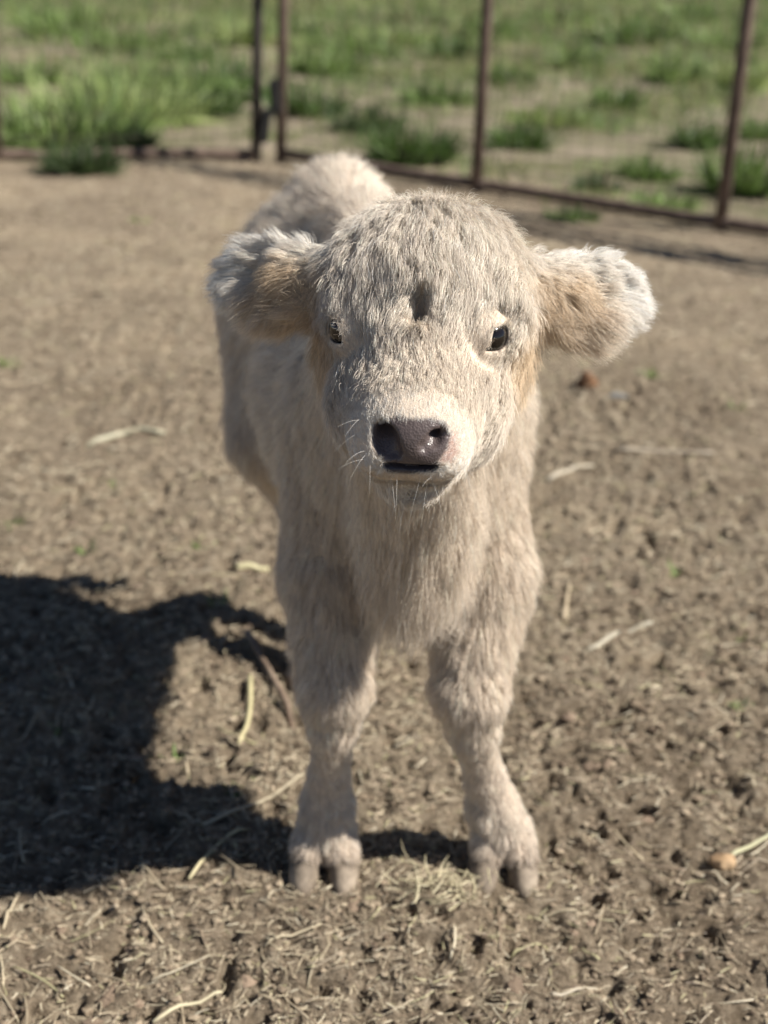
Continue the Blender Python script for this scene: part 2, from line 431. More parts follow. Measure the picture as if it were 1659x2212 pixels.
def sd_all(P, eyes=True, detail=True):
    P = np.asarray(P, np.float32)
    d = sd_trunk(P)
    for n in LEGS: d = smin(d, sd_leg(P, n), 0.045 if n[0] == 'f' else 0.05)
    h = sd_head(P)
    h = smin(h, sd_jaw(P), 0.008)
    for e in EARS: h = smin(h, sd_ear(P, e), 0.020)
    if detail:
        q = hl(P)
        # the parting in the middle of the forehead
        h = smax(h, -ell(q, PART[0] + V3(0, 0.000, 0), (0.0085, 0.020, 0.026)), 0.006)
        for c, r in DENTS: h = smax(h, -ell(P, c, r), 0.012)
        for nz in NOSTRILS:
            e = None
            for (a, ra), (b, rb) in zip(nz[:-1], nz[1:]):
                w = rcone(P, a, b, ra, rb); e = w if e is None else smin(e, w, 0.003)
            h = smax(h, -e, 0.004)
        # mouth opening
        h = smax(h, -ell(q, MOUTH, (0.022, 0.018, 0.0024)), 0.004)
    if eyes:
        for c, g, u, r in EYES:
            k = P - c; x, y, z = k @ r, k @ u, k @ g
            lid = np.linalg.norm(k, axis=1) - 0.0178
            slit = np.maximum(np.abs(y + 0.06 * x * x / 0.014) / 0.0092 + np.abs(x) ** 1.6 / 0.0150 ** 1.6 - 1.0, -1) * 0.006
            h = smin(h, lid, 0.012)
            h = smax(h, -np.maximum(slit, 0.004 - z), 0.003)
    return smin(d, h, 0.045)

def march(px, py, fn, t0=0.75, t1=1.8):
    r = nrm(ray(px, py)[None])[0]; t = t0
    for _ in range(90):
        dd = float(fn((CAM + r * t)[None].astype(np.float32))[0])
        t += dd * 0.8
        if abs(dd) < 2e-4 or t > t1: break
    return CAM + r * t
def grad(fn, P, h=0.0008):
    g = np.zeros_like(P)
    for k in range(3):
        e = np.zeros(3, np.float32); e[k] = h
        g[:, k] = fn(P + e) - fn(P - e)
    return nrm(g)
sd_face = lambda P: smin(sd_head(P), sd_jaw(P), 0.008)
# features pinned to the skin
PART = [hl(march(906, 655, sd_face)[None])[0].astype(np.float32)]
DENTS = [(march(1092, 662, sd_face).astype(np.float32), V3(0.0075, 0.009, 0.009))]
MOUTH = hl(march(887, 1012, sd_face)[None])[0].astype(np.float32)
NOSTRILS = []
for pts in (((846, 976), (831, 950), (817, 918)), ((919, 966), (938, 951), (957, 936))):
    ch_ = []
    for k, (x, y) in enumerate(pts):
        p = march(x, y, sd_face); ch_.append((p.astype(np.float32), (0.0052, 0.0060, 0.0040)[k] * (1.45 if pts[0][0] < 890 else 0.72)))
    p = march(*pts[1], sd_face) + HF * -0.02
    NOSTRILS.append(ch_)
    NOSTRILS.append([ch_[1], (p.astype(np.float32), 0.005 if pts[0][0] < 890 else 0.003)])
for (x, y, sg) in ((734, 712, -1), (1069, 728, 1)):
    p = march(x, y, sd_face); n = grad(sd_face, p[None].astype(np.float32), 0.004)[0]
    g = nrm(n * 0.6 + HS * sg * 0.75 + HU * 0.12 + HF * 0.22)
    c = p - g * 0.0085
    r = nrm(HF - g * (HF @ g)); u = np.cross(r, g);  u = u if u[2] > 0 else -u
    r = np.cross(u, g)
    EYES.append((c.astype(np.float32), g.astype(np.float32), u.astype(np.float32), r.astype(np.float32)))

# surface nets on a sparse grid
lo = V3(-0.30, 0.93, 0.012); stp = 0.005
dims = np.array([132, 250, 172])
cs = 4
cl = [lo[k] + stp * cs * np.arange(dims[k] // cs + 2) for k in range(3)]
CG = np.stack(np.meshgrid(*cl, indexing='ij'), -1).reshape(-1, 3).astype(np.float32)
cd = sd_all(CG, detail=False).reshape([len(c) for c in cl])
near = np.abs(cd) < 0.045
fine = np.repeat(np.repeat(np.repeat(cd, cs, 0), cs, 1), cs, 2)[:dims[0], :dims[1], :dims[2]].copy()
nf = np.zeros_like(near)
nf[:-1, :-1, :-1] = near[:-1, :-1, :-1]
for dx in (0, 1):
    for dy in (0, 1):
        for dz in (0, 1):
            nf[:-1, :-1, :-1] |= near[dx:near.shape[0] - 1 + dx, dy:near.shape[1] - 1 + dy, dz:near.shape[2] - 1 + dz]
mk = np.repeat(np.repeat(np.repeat(nf, cs, 0), cs, 1), cs, 2)[:dims[0], :dims[1], :dims[2]]
ii = np.argwhere(mk)
vals = np.concatenate([sd_all(lo + stp * c.astype(np.float32)) for c in np.array_split(ii, max(1, len(ii) // 200000))])
fine[mk] = vals
neg = fine < 0
cx_ = neg[:-1, :-1, :-1].astype(np.int8)
cnt = np.zeros_like(cx_)
for dx in (0, 1):
    for dy in (0, 1):
        for dz in (0, 1):
            cnt += neg[dx:dims[0] - 1 + dx, dy:dims[1] - 1 + dy, dz:dims[2] - 1 + dz]
act = (cnt > 0) & (cnt < 8)
vid = -np.ones(act.shape, np.int64); ca = np.argwhere(act); vid[act] = np.arange(len(ca))
BV = (lo + stp * (ca + 0.5)).astype(np.float32)
quads = []
for ax in range(3):
    o1, o2 = (ax + 1) % 3, (ax + 2) % 3
    sl0 = [slice(None)] * 3; sl1 = [slice(None)] * 3
    sl0[ax] = slice(0, dims[ax] - 1); sl1[ax] = slice(1, dims[ax])
    a_, b_ = neg[tuple(sl0)], neg[tuple(sl1)]
    ed = np.argwhere(a_ != b_)
    ed = ed[(ed[:, o1] > 0) & (ed[:, o2] > 0) & (ed[:, o1] < dims[o1] - 1) & (ed[:, o2] < dims[o2] - 1)]
    flip = a_[tuple(ed.T)]
    u1 = np.zeros(3, int); u1[o1] = 1; u2 = np.zeros(3, int); u2[o2] = 1
    q = np.stack([vid[tuple((ed - u1 - u2).T)], vid[tuple((ed - u2).T)], vid[tuple(ed.T)], vid[tuple((ed - u1).T)]], -1)
    q[~flip] = q[~flip][:, ::-1]
    quads.append(q[(q >= 0).all(1)])
BF = np.concatenate(quads)
def project(V, it=3):
    for _ in range(it):
        d = np.concatenate([sd_all(c) for c in np.array_split(V, max(1, len(V) // 100000))])
        g = np.concatenate([grad(sd_all, c, 0.001) for c in np.array_split(V, max(1, len(V) // 100000))])
        V = V - np.clip(d, -0.004, 0.004)[:, None] * g * 0.9
    return V
BV = project(BV)
# refine the head, then the muzzle and eyes
bm = bmesh.new()
me = bpy.data.meshes.new('tmp'); me.from_pydata(BV.tolist(), [], BF.tolist()); bm.from_mesh(me)
def refine(test):
    bm.verts.ensure_lookup_table(); bm.edges.ensure_lookup_table()
    P = np.array([v.co[:] for v in bm.verts]); sel = test(P)
    es = [e for e in bm.edges if sel[e.verts[0].index] and sel[e.verts[1].index]]
    bmesh.ops.subdivide_edges(bm, edges=es, cuts=1, use_grid_fill=True)
    bm.verts.index_update()
def near_feature(P):
    q = hl(P); t = (q[:, 1] > HL - 0.045)
    for e in EYES: t |= np.linalg.norm(P - e[0], axis=1) < 0.03
    return t
refine(lambda P: (np.abs(hl(P)[:, 0]) < 0.11) & (hl(P)[:, 1] > -0.03) & (hl(P)[:, 2] > -0.085))
refine(near_feature)
bmesh.ops.triangulate(bm, faces=bm.faces)
BV = np.array([v.co[:] for v in bm.verts], np.float32); BF = np.array([[v.index for v in f.verts] for f in bm.faces], np.int64)
bm.free(); bpy.data.meshes.remove(me)
BV = project(BV, 2)

# skin colouring: bare nose pad, lips, pink edge
def in_poly(x, y, poly, soft):
    """signed pixel distance to polygon edge -> soft mask"""
    poly = np.asarray(poly, float); n = len(poly); ins = np.zeros(len(x), bool); dm = np.full(len(x), 1e9)
    for i in range(n):
        x0, y0 = poly[i]; x1, y1 = poly[(i + 1) % n]
        c = ((y0 > y) != (y1 > y)) & (x < (x1 - x0) * (y - y0) / (y1 - y0 + 1e-9) + x0); ins ^= c
        ex, ey = x1 - x0, y1 - y0; t = np.clip(((x - x0) * ex + (y - y0) * ey) / (ex * ex + ey * ey), 0, 1)
        dm = np.minimum(dm, np.hypot(x - x0 - t * ex, y - y0 - t * ey))
    return sstep(-soft, soft, np.where(ins, dm, -dm))
PAD = [(828, 908), (858, 897), (895, 905), (930, 902), (962, 908), (975, 935), (968, 968), (950, 992), (944, 1004), (890, 1003), (842, 1006), (815, 985), (800, 950), (806, 915)]
LIP = [(822, 1002), (890, 1000), (950, 1000), (940, 1020), (890, 1024), (838, 1022)]
PINK = [(955, 925), (985, 935), (992, 975), (975, 1000), (945, 1000), (962, 965)]
def bare_masks(P):
    x, y = proj(P.astype(float)); q = hl(P); fr = (q[:, 1] > HL - 0.045) & (np.abs(q[:, 0]) < 0.08)
    return in_poly(x, y, PAD, 5) * fr, in_poly(x, y, LIP, 4) * fr, in_poly(x, y, PINK, 8) * fr
pad, lip, pink = bare_masks(BV)
skin = np.tile(np.array([0.60, 0.50, 0.40], np.float32), (len(BV), 1))
eye_skin = np.zeros(len(BV))
for c, g, u, r in EYES: eye_skin = np.maximum(eye_skin, 1 - sstep(0.0165, 0.0178, np.linalg.norm(BV - c, axis=1)))
def lerp(a, b, t): return a + (np.asarray(b) - a) * t[:, None]
skin = lerp(skin, (0.40, 0.24, 0.20), pink * 0.8)
skin = lerp(skin, (0.105, 0.081, 0.077), pad)
skin = lerp(skin, (0.05, 0.042, 0.048), lip)
skin = lerp(skin, (0.10, 0.07, 0.055), eye_skin * (hl(BV)[:, 1] > 0))
wet = np.maximum(pad, lip)

def make_skin_mat():
    mt, nt, out = nodes('calf_skin')
    a = N(nt, 'ShaderNodeAttribute', attribute_name='tint'); w = N(nt, 'ShaderNodeAttribute', attribute_name='wet')
    p = N(nt, 'ShaderNodeBsdfPrincipled')
    tc = N(nt, 'ShaderNodeTexCoord')
    vo = N(nt, 'ShaderNodeTexVoronoi', Scale=620.0); nt.links.new(tc.outputs['Object'], vo.inputs['Vector'])
    nz = N(nt, 'ShaderNodeTexNoise', Scale=130.0, Detail=4.0); nt.links.new(tc.outputs['Object'], nz.inputs['Vector'])
    mr = N(nt, 'ShaderNodeMapRange'); mr.inputs[3].default_value = 0.7; mr.inputs[4].default_value = 1.3; nt.links.new(nz.outputs[0], mr.inputs[0])
    mx = N(nt, 'ShaderNodeMix', data_type='RGBA', blend_type='MULTIPLY'); mx.inputs[0].default_value = 1
    nt.links.new(a.outputs['Color'], mx.inputs[6]); nt.links.new(mr.outputs[0], mx.inputs[7]); nt.links.new(mx.outputs[2], p.inputs['Base Color'])
    r = N(nt, 'ShaderNodeMapRange'); r.inputs[3].default_value = 0.85; r.inputs[4].default_value = 0.36; nt.links.new(w.outputs['Fac'], r.inputs[0]); nt.links.new(r.outputs[0], p.inputs['Roughness'])
    b = N(nt, 'ShaderNodeBump', Distance=0.0006, Strength=0.55); nt.links.new(vo.outputs['Distance'], b.inputs['Height']); nt.links.new(b.outputs[0], p.inputs['Normal'])
    nt.links.new(p.outputs[0], out.inputs[0]); return mt
M_SKIN = make_skin_mat()

calf = empty('calf', (0.05, 1.40, 0.0), 'fluffy cream calf standing in the dirt pen, facing forward with ears spread', 'calf')
CO = np.array([0.05, 1.40, 0.0])
body = mesh_np('body', BV - CO, BF, M_SKIN, calf, smooth=True, color=skin, attrs={'wet': wet})

# eyes
def make_eye_mat():
    mt, nt, out = nodes('dark_eye')
    p = N(nt, 'ShaderNodeBsdfPrincipled', Roughness=0.06); p.inputs['Coat Weight'].default_value = 0.2; p.inputs['Coat Roughness'].default_value = 0.03
    tc = N(nt, 'ShaderNodeTexCoord'); g = N(nt, 'ShaderNodeTexNoise', Scale=60.0); nt.links.new(tc.outputs['Object'], g.inputs['Vector'])
    r = ramp(nt, g.outputs[0], [(0.3, (0.004, 0.003, 0.003)), (0.7, (0.012, 0.008, 0.006))]); nt.links.new(r.outputs[0], p.inputs['Base Color'])
    nt.links.new(p.outputs[0], out.inputs[0]); return mt
M_EYE = make_eye_mat()
for c, g, u, r in EYES:
    bm = bmesh.new(); bmesh.ops.create_uvsphere(bm, u_segments=32, v_segments=20, radius=0.0158)
    for v in bm.verts:                                   # cornea bulges along the gaze (local +Z)
        k = max(0.0, v.co.z / 0.0158); v.co *= 1 + 0.06 * k ** 6
    for f_ in bm.faces: f_.smooth = True
    me = bpy.data.meshes.new('eye'); bm.to_mesh(me); bm.free(); me.materials.append(M_EYE)
    o = bpy.data.objects.new('eye', me); col.objects.link(o); o.parent = calf
    o.location = tuple(c - CO); o.rotation_euler = Vector(g.tolist()).to_track_quat('Z', 'Y').to_euler()

# hooves: two claws on each foot
M_HOOF = make_rust_mat('hoof_horn', (0.07, 0.054, 0.04), (0.17, 0.135, 0.10), (0.36, 0.295, 0.225))
claw_me = None
for n, (fx, fy) in FEET.items():
    for s in (-1, 1):
        if claw_me is None:
            bm = bmesh.new(); ring = 14; lv = [(-0.008, 0.0185, 0.034, -0.010), (0.003, 0.0215, 0.0385, -0.013), (0.013, 0.0225, 0.035, -0.009), (0.025, 0.0205, 0.028, -0.001), (0.036, 0.0165, 0.019, 0.005)]
            rows = []
            for z, rx, ry, oy in lv:
                row = []
                for k in range(ring):
                    a = 2 * math.pi * k / ring; x = rx * math.cos(a); y = ry * math.sin(a)
                    if x < 0: x *= 0.62                                  # flat inner wall
                    row.append(bm.verts.new((x, y + oy, z)))
                rows.append(row)
            for r0, r1 in zip(rows[:-1], rows[1:]):
                for k in range(ring): bm.faces.new((r0[k], r0[(k + 1) % ring], r1[(k + 1) % ring], r1[k]))
            bm.faces.new(rows[0][::-1]); bm.faces.new(rows[-1])
            for f_ in bm.faces: f_.smooth = True
            claw_me = bpy.data.meshes.new('hoof'); bm.to_mesh(claw_me); bm.free(); claw_me.materials.append(M_HOOF)
        o = bpy.data.objects.new('hoof', claw_me); col.objects.link(o); o.parent = calf
        o.location = (fx + s * 0.0172 - CO[0], fy - 0.012 - CO[1], 0.0005); o.scale = (s, 1, 1); o.rotation_euler = (0, 0, s * 0.10)

# ------------------------------------------------------------------ fur
def make_fur_mat():
    mt, nt, out = nodes('cream_fur')
    a = N(nt, 'ShaderNodeAttribute', attribute_name='fur_color')
    h = nt.nodes.new('ShaderNodeBsdfHairPrincipled')
    h.model = 'CHIANG'; h.parametrization = 'COLOR'
    h.inputs['Roughness'].default_value = 0.45; h.inputs['Radial Roughness'].default_value = 0.65
    h.inputs['Coat'].default_value = 0.0; h.inputs['Random Roughness'].default_value = 0.1
    nt.links.new(a.outputs['Color'], h.inputs['Color'])
    d = N(nt, 'ShaderNodeBsdfDiffuse'); t = N(nt, 'ShaderNodeBsdfTranslucent')
    nt.links.new(a.outputs['Color'], d.inputs[0]); nt.links.new(a.outputs['Color'], t.inputs[0])
    m1 = N(nt, 'ShaderNodeMixShader'); m1.inputs[0].default_value = 0.12
    nt.links.new(d.outputs[0], m1.inputs[1]); nt.links.new(t.outputs[0], m1.inputs[2])
    m2 = N(nt, 'ShaderNodeMixShader'); m2.inputs[0].default_value = 0.22
    nt.links.new(m1.outputs[0], m2.inputs[1]); nt.links.new(h.outputs[0], m2.inputs[2])
    nt.links.new(m2.outputs[0], out.inputs[0])
    return mt
M_FUR = make_fur_mat()
tri = BV[BF]; cr = np.cross(tri[:, 1] - tri[:, 0], tri[:, 2] - tri[:, 0]); area = 0.5 * np.linalg.norm(cr, axis=1); tc_ = tri.mean(1)
PART_W = hw(*PART[0])
def regions(P):
    P = P.astype(np.float32)
    dh = smin(sd_head(P), sd_jaw(P), 0.01)
    de = np.minimum(sd_ear(P, EARS[0]), sd_ear(P, EARS[1]))
    dl = np.minimum.reduce([sd_leg(P, n) for n in LEGS]); dt = sd_trunk(P)
    D = np.stack([dh, de, dl, dt], 1); W = np.exp(-np.clip(D, 0, None) / 0.008)
    return W / W.sum(1, keepdims=True)
WHORL = march(932, 432, sd_face)
def eye_dist(P): return np.minimum(np.linalg.norm(P - EYES[0][0], axis=1), np.linalg.norm(P - EYES[1][0], axis=1))

def root_params(P, Nn):
    """flow direction, lift, length and colour for each hair root"""
    n = len(P); W = regions(P); q = hl(P)
    wh, we, wl, wt = W.T
    L = np.zeros(n); lift = np.zeros(n); flow = np.zeros((n, 3))
    # --- head
    f_ = q[:, 1]; s_ = q[:, 0]
    lh = 0.028 - 0.010 * sstep(0.02, 0.10, f_) - 0.0125 * sstep(0.135, HL + 0.004, f_)
    lh = lh + 0.003 * np.exp(-((P - WHORL) ** 2).sum(1) / 0.03 ** 2)
    lh = np.maximum(lh, 0.016 * sstep(-0.012, -0.022, q[:, 2]))
    pd = np.linalg.norm(q - PART[0], axis=1)
    dq = q - PART[0]; lane = np.exp(-((dq[:, 0] + 0.002 * np.sin(dq[:, 1] * 260)) / (0.0085 + 0.0030 * sstep(-0.02, 0.005, dq[:, 1]))) ** 2) * sstep(0.014, 0.007, dq[:, 1]) * sstep(-0.030, -0.014, dq[:, 1])
    lh = lh * (1 - 0.80 * lane)
    above = np.exp(-((q[:, 0] - PART[0][0]) / 0.022) ** 2 - ((q[:, 1] - PART[0][1] + 0.034) / 0.02) ** 2)
    ed = eye_dist(P); lh = lh * (0.34 + 0.66 * sstep(0.018, 0.030, ed))
    lh = lh * (0.55 + 0.45 * sstep(0.009, 0.016, np.linalg.norm(P - DENTS[0][0], axis=1)))
    rad = P - WHORL; rad = nrm(rad)
    fh = rad * 1.0 + HF * (0.55 * sstep(0.0, 0.05, f_))[:, None] + HS * (np.sign(s_) * 0.25 * sstep(0, 0.04, np.abs(s_)))[:, None]
    # hair leans out of the parting
    away = nrm(q - PART[0]) @ HR
    fh = fh + HS * (np.sign(dq[:, 0]) * 0.9 * np.exp(-(dq[:, 0] / 0.016) ** 2) * sstep(0.030, 0.016, dq[:, 1]) * sstep(-0.035, -0.012, dq[:, 1]))[:, None]
    fh = fh + np.array([0, 0, -1.2]) * sstep(-0.012, -0.03, q[:, 2])[:, None]
    for c_, g_, u_, r_ in EYES:
        ev = P - c_; fh = fh + nrm(ev) * (1.6 * np.exp(-(np.linalg.norm(ev, axis=1) / 0.024) ** 2))[:, None]
    lifth = 0.32 + 0.35 * above + 0.25 * np.exp(-((P - WHORL) ** 2).sum(1) / 0.035 ** 2) - 0.10 * sstep(0.08, 0.15, f_)
    # --- ears
    k = np.where(P[:, 0] < 0.02, 0, 1)
    eb = np.stack([e[0] for e in EARS])[k]; er = np.stack([e[2] for e in EARS])[k]; eL = np.array([e[3] for e in EARS])[k]
    ql = np.einsum('nij,nj->ni', er, P - eb)
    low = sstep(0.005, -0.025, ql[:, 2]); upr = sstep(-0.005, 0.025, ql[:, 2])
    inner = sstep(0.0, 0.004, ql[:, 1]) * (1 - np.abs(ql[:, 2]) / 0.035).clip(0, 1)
    fe = er[:, 0] * 1.0 - er[:, 2] * (0.55 * low + 0.7 * low * sstep(0.6, 0.25, ql[:, 0] / eL))[:, None] + er[:, 2] * (0.25 * upr)[:, None] - er[:, 2] * (0.25 * inner)[:, None] + np.array([0, 0, -0.08])
    le = 0.020 + 0.020 * low * sstep(0.65, 0.3, ql[:, 0] / eL) + 0.004 * low - 0.006 * inner
    # --- legs
    fl_ = np.tile(np.array([0.0, 0.12, -1.0]), (n, 1)); z = P[:, 2]
    ll = 0.010 + 0.006 * sstep(0.02, 0.05, z) * (1 - sstep(0.075, 0.10, z)) + 0.010 * sstep(0.18, 0.23, z) + 0.010 * sstep(0.24, 0.36, z)
    # --- trunk, neck, chest
    front = sstep(1.55, 1.30, P[:, 1])
    ft = np.stack([-0.10 * (1 - front) + (0.033 - P[:, 0]) * 3.2 * front, 0.85 * (1 - front) + 0.10 * front, -0.42 - 0.75 * front + 0.0 * z], 1)
    top = sstep(0.64, 0.70, z) * (P[:, 1] > 1.4)
    ft[:, 2] += 0.35 * top
    lt = 0.034 + 0.006 * front
    br = np.exp(-((P[:, 0] - 0.036) / 0.036) ** 2 - ((P[:, 1] - 1.29) / 0.06) ** 2 - ((z - 0.42) / 0.09) ** 2)
    lt = lt + 0.045 * br
    L = wh * lh + we * le + wl * ll + wt * lt
    lift = wh * lifth + we * 0.5 + wl * 0.45 + wt * (0.62 + 0.15 * top)
    flow = nrm(wh[:, None] * nrm(fh) + we[:, None] * nrm(fe) + wl[:, None] * nrm(fl_) + wt[:, None] * nrm(ft))
    flow = flow + noise3(P, 38, 5) * (0.22 + 0.15 * wt + 0.1 * we)[:, None]
    flow = nrm(flow - Nn * (flow * Nn).sum(1, keepdims=True))
    # --- colour
    C = np.tile(np.array([0.805, 0.705, 0.59]), (n, 1))
    C = lerp(C, (0.83, 0.745, 0.645), wh * 0.9)
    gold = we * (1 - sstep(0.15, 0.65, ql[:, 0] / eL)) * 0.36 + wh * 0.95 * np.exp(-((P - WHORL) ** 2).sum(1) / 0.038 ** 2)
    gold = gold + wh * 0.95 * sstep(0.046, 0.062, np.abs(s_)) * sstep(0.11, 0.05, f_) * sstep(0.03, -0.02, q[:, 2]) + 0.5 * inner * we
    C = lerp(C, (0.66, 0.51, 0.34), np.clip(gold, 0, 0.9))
    C = lerp(C, (0.42, 0.32, 0.22), 0.8 * inner * we * low)  # shade of the cupped lower inner ear, painted into the hair colour
    C = lerp(C, (0.50, 0.36, 0.23), 0.75 * wh * np.exp(-((P - WHORL) ** 2).sum(1) / 0.026 ** 2))
    C = lerp(C, (0.74, 0.65, 0.545), wh * 0.7 * sstep(0.07, 0.11, f_) * (1 - sstep(HL - 0.025, HL + 0.005, f_)))
    C = lerp(C, (0.90, 0.85, 0.78), np.clip(we * np.maximum(sstep(0.45, 0.85, ql[:, 0] / eL), 0.8 * upr) + 0.7 * wh * sstep(HL - 0.020, HL + 0.012, f_) * sstep(-0.022, -0.008, q[:, 2]), 0, 0.9))
    C = lerp(C, (0.73, 0.615, 0.49), wt * front * 0.35 + wl * 0.5 * sstep(0.20, 0.28, z))
    C = lerp(C, (0.74, 0.65, 0.55), wl * 0.6 * (1 - sstep(0.14, 0.2, z)))
    dirt = wl * sstep(0.055, 0.03, z)
    C = lerp(C, (0.50, 0.41, 0.32), 0.8 * dirt)
    return flow, lift, L, C, W

def fur(name, count, sel, rad=(0.00024, 0.00005), npts=6, clump=0.5, clump_size=0.008, jitter=0.35, keep=None, parent=calf):
    w = area * sel
    fi = rng.choice(len(BF), count, p=w / w.sum())
    a, b = rng.random(count), rng.random(count); sw = a + b > 1; a[sw] = 1 - a[sw]; b[sw] = 1 - b[sw]
    T = tri[fi]; P = T[:, 0] + a[:, None] * (T[:, 1] - T[:, 0]) + b[:, None] * (T[:, 2] - T[:, 0])
    Nn = nrm(cr[fi])
    pd, lp, pk = bare_masks(P)
    ok = (np.maximum(np.maximum(pd, lp), 0.35 * pk) < rng.random(count) * 0.55) & (P[:, 2] > 0.016)
    for c, g, u, r in EYES:
        kk = P - c; ok &= ~((np.linalg.norm(kk, axis=1) < 0.0170))
    P, Nn = P[ok], Nn[ok]; n = len(P)
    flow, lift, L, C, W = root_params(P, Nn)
    # tufts: neighbouring hairs share a tip direction
    ncl = max(20, int(area[sel > 0].sum() / clump_size ** 2))
    ci = rng.choice(n, min(ncl, n), replace=False)
    kd = kdtree.KDTree(len(ci))
    for i, p in enumerate(P[ci]): kd.insert(p, i)
    kd.balance()
    own = np.fromiter((kd.find(p)[1] for p in P.tolist()), np.int64, n)
    cj = rng.normal(size=(len(ci), 3)) * jitter
    cl_len = rng.uniform(0.75, 1.2, len(ci)); cl_val = rng.normal(1, 0.06, len(ci))
    kl = sstep(0.005, 0.016, L)
    kf = W[:, 0] * sstep(0.085, 0.02, hl(P)[:, 1])
    def strands(P, Nn, flow, lift, L, wob):
        t = np.linspace(0, 1, npts)
        d0 = nrm(flow * (1 - lift)[:, None] + Nn * lift[:, None] * 1.1 + wob)
        pts = np.zeros((len(P), npts, 3)); pts[:, 0] = P - Nn * 0.0008
        d = d0
        for k in range(1, npts):
            pts[:, k] = pts[:, k - 1] + d * (L / (npts - 1))[:, None]
            d = nrm(d + flow * 0.30 + np.array([0, 0, -0.10]) + Nn * -0.05)
        return pts
    S = strands(P, Nn, flow, lift, L * cl_len[own] * rng.uniform(0.7, 1.12, n), cj[own] * (0.25 + 0.30 * kl + 0.12 * kf)[:, None] + rng.normal(size=(n, 3)) * 0.16)
    CS = strands(P[ci], Nn[ci], flow[ci], lift[ci], L[ci] * cl_len, cj * 0.55)
    t = np.linspace(0, 1, npts)[None, :, None]
    k = (clump * kl * (1 + 0.6 * kf) * rng.uniform(0.5, 1.0, n))[:, None, None] * t ** 1.3
    S = S * (1 - k) + (CS[own] + (P - P[ci][own])[:, None] * 0.25) * k
    # a little crimp
    ph = rng.uniform(0, 6.28, (n, 1, 3)); fr_ = rng.uniform(4, 8, (n, 1, 3))
    S += np.sin(t * fr_ + ph) * (0.035 * L)[:, None, None] * t
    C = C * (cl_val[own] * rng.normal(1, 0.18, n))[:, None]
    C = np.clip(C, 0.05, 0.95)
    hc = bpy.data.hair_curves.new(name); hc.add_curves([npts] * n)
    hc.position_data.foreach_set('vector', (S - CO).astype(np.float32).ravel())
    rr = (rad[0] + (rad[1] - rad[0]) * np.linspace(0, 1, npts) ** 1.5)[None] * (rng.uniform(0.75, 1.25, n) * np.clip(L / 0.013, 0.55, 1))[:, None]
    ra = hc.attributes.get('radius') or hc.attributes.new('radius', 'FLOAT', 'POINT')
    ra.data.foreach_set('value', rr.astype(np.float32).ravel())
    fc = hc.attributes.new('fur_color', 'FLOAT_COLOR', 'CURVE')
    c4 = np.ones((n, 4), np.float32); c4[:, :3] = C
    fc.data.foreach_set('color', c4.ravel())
    hc.materials.append(M_FUR)
    o = bpy.data.objects.new(name, hc); col.objects.link(o); o.parent = parent
    return o
Wt = regions(tc_)
q_t = hl(tc_)
is_head = (Wt[:, 0] >= 0.5); is_ear = (Wt[:, 1] >= 0.5); rest = ~(is_head | is_ear)
vis = 1.0
QUAL = 1.0
fur('face_fur', int(270000 * QUAL), is_head * (1.0 + 1.2 * (q_t[:, 1] > HL - 0.06)) * (0.25 + 0.75 * (q_t[:, 1] > -0.06)), rad=(0.00016, 0.00004), clump=0.30, clump_size=0.0042, jitter=0.26)
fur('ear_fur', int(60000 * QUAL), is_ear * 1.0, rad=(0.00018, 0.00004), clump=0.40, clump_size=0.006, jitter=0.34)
fur('coat', int(300000 * QUAL), rest * (0.7 + 1.5 * (tc_[:, 1] < 1.5)), rad=(0.00030, 0.00006), clump=0.38, clump_size=0.010, jitter=0.22)

# whiskers and lashes
def few_hairs(name, strands, colr, r0):
    npts = len(strands[0]); n = len(strands); S = np.array(strands)
    hc = bpy.data.hair_curves.new(name); hc.add_curves([npts] * n)
    hc.position_data.foreach_set('vector', (S - CO).astype(np.float32).ravel())
    ra = hc.attributes.get('radius') or hc.attributes.new('radius', 'FLOAT', 'POINT')
    ra.data.foreach_set('value', np.tile(np.linspace(r0, r0 * 0.2, npts), n).astype(np.float32))
    fc = hc.attributes.new('fur_color', 'FLOAT_COLOR', 'CURVE')
    fc.data.foreach_set('color', np.tile(np.array([*colr, 1], np.float32), n))
    hc.materials.append(M_FUR); o = bpy.data.objects.new(name, hc); col.objects.link(o); o.parent = calf; return o
ws = []
for k in range(34):
    side = rng.random()
    if k < 18: px, py = rng.uniform(835, 945), rng.uniform(1022, 1050)
    else:
        px, py = (rng.uniform(772, 800), rng.uniform(900, 1000)) if side < 0.6 else (rng.uniform(975, 1005), rng.uniform(930, 1005))
    p = march(px, py, sd_all); nn = grad(sd_all, p[None].astype(np.float32), 0.002)[0]
    d = nrm(nn + rng.normal(size=3) * 0.35 + np.array([0, 0, -0.35])); ln = rng.uniform(0.014, 0.030)
    ws.append([p + d * ln * t + np.array([0, 0, -0.3]) * ln * t * t for t in np.linspace(0, 1, 6)])
few_hairs('whiskers', ws, (0.85, 0.82, 0.76), 0.00011)
for c, g, u, r in EYES:
    ls = []
    for k in range(16):
        x = rng.uniform(-0.013, 0.013); y = 0.0092 * (1 - (abs(x) / 0.0150) ** 1.6) + 0.0005
        p = c + r * x + u * y + g * math.sqrt(max(1e-6, 0.0178 ** 2 - x * x - y * y))
        d = nrm(g * 0.9 + u * rng.uniform(0.5, 1.1) + r * (x * 30) + HF * 0.25 + rng.normal(size=3) * 0.12); ln = rng.uniform(0.005, 0.010)
        ls.append([p + d * ln * t - u * ln * 0.35 * t + u * ln * 0.3 * t * t for t in np.linspace(0, 1, 6)])
    few_hairs('eyelashes', ls, (0.40, 0.33, 0.27), 0.00011)

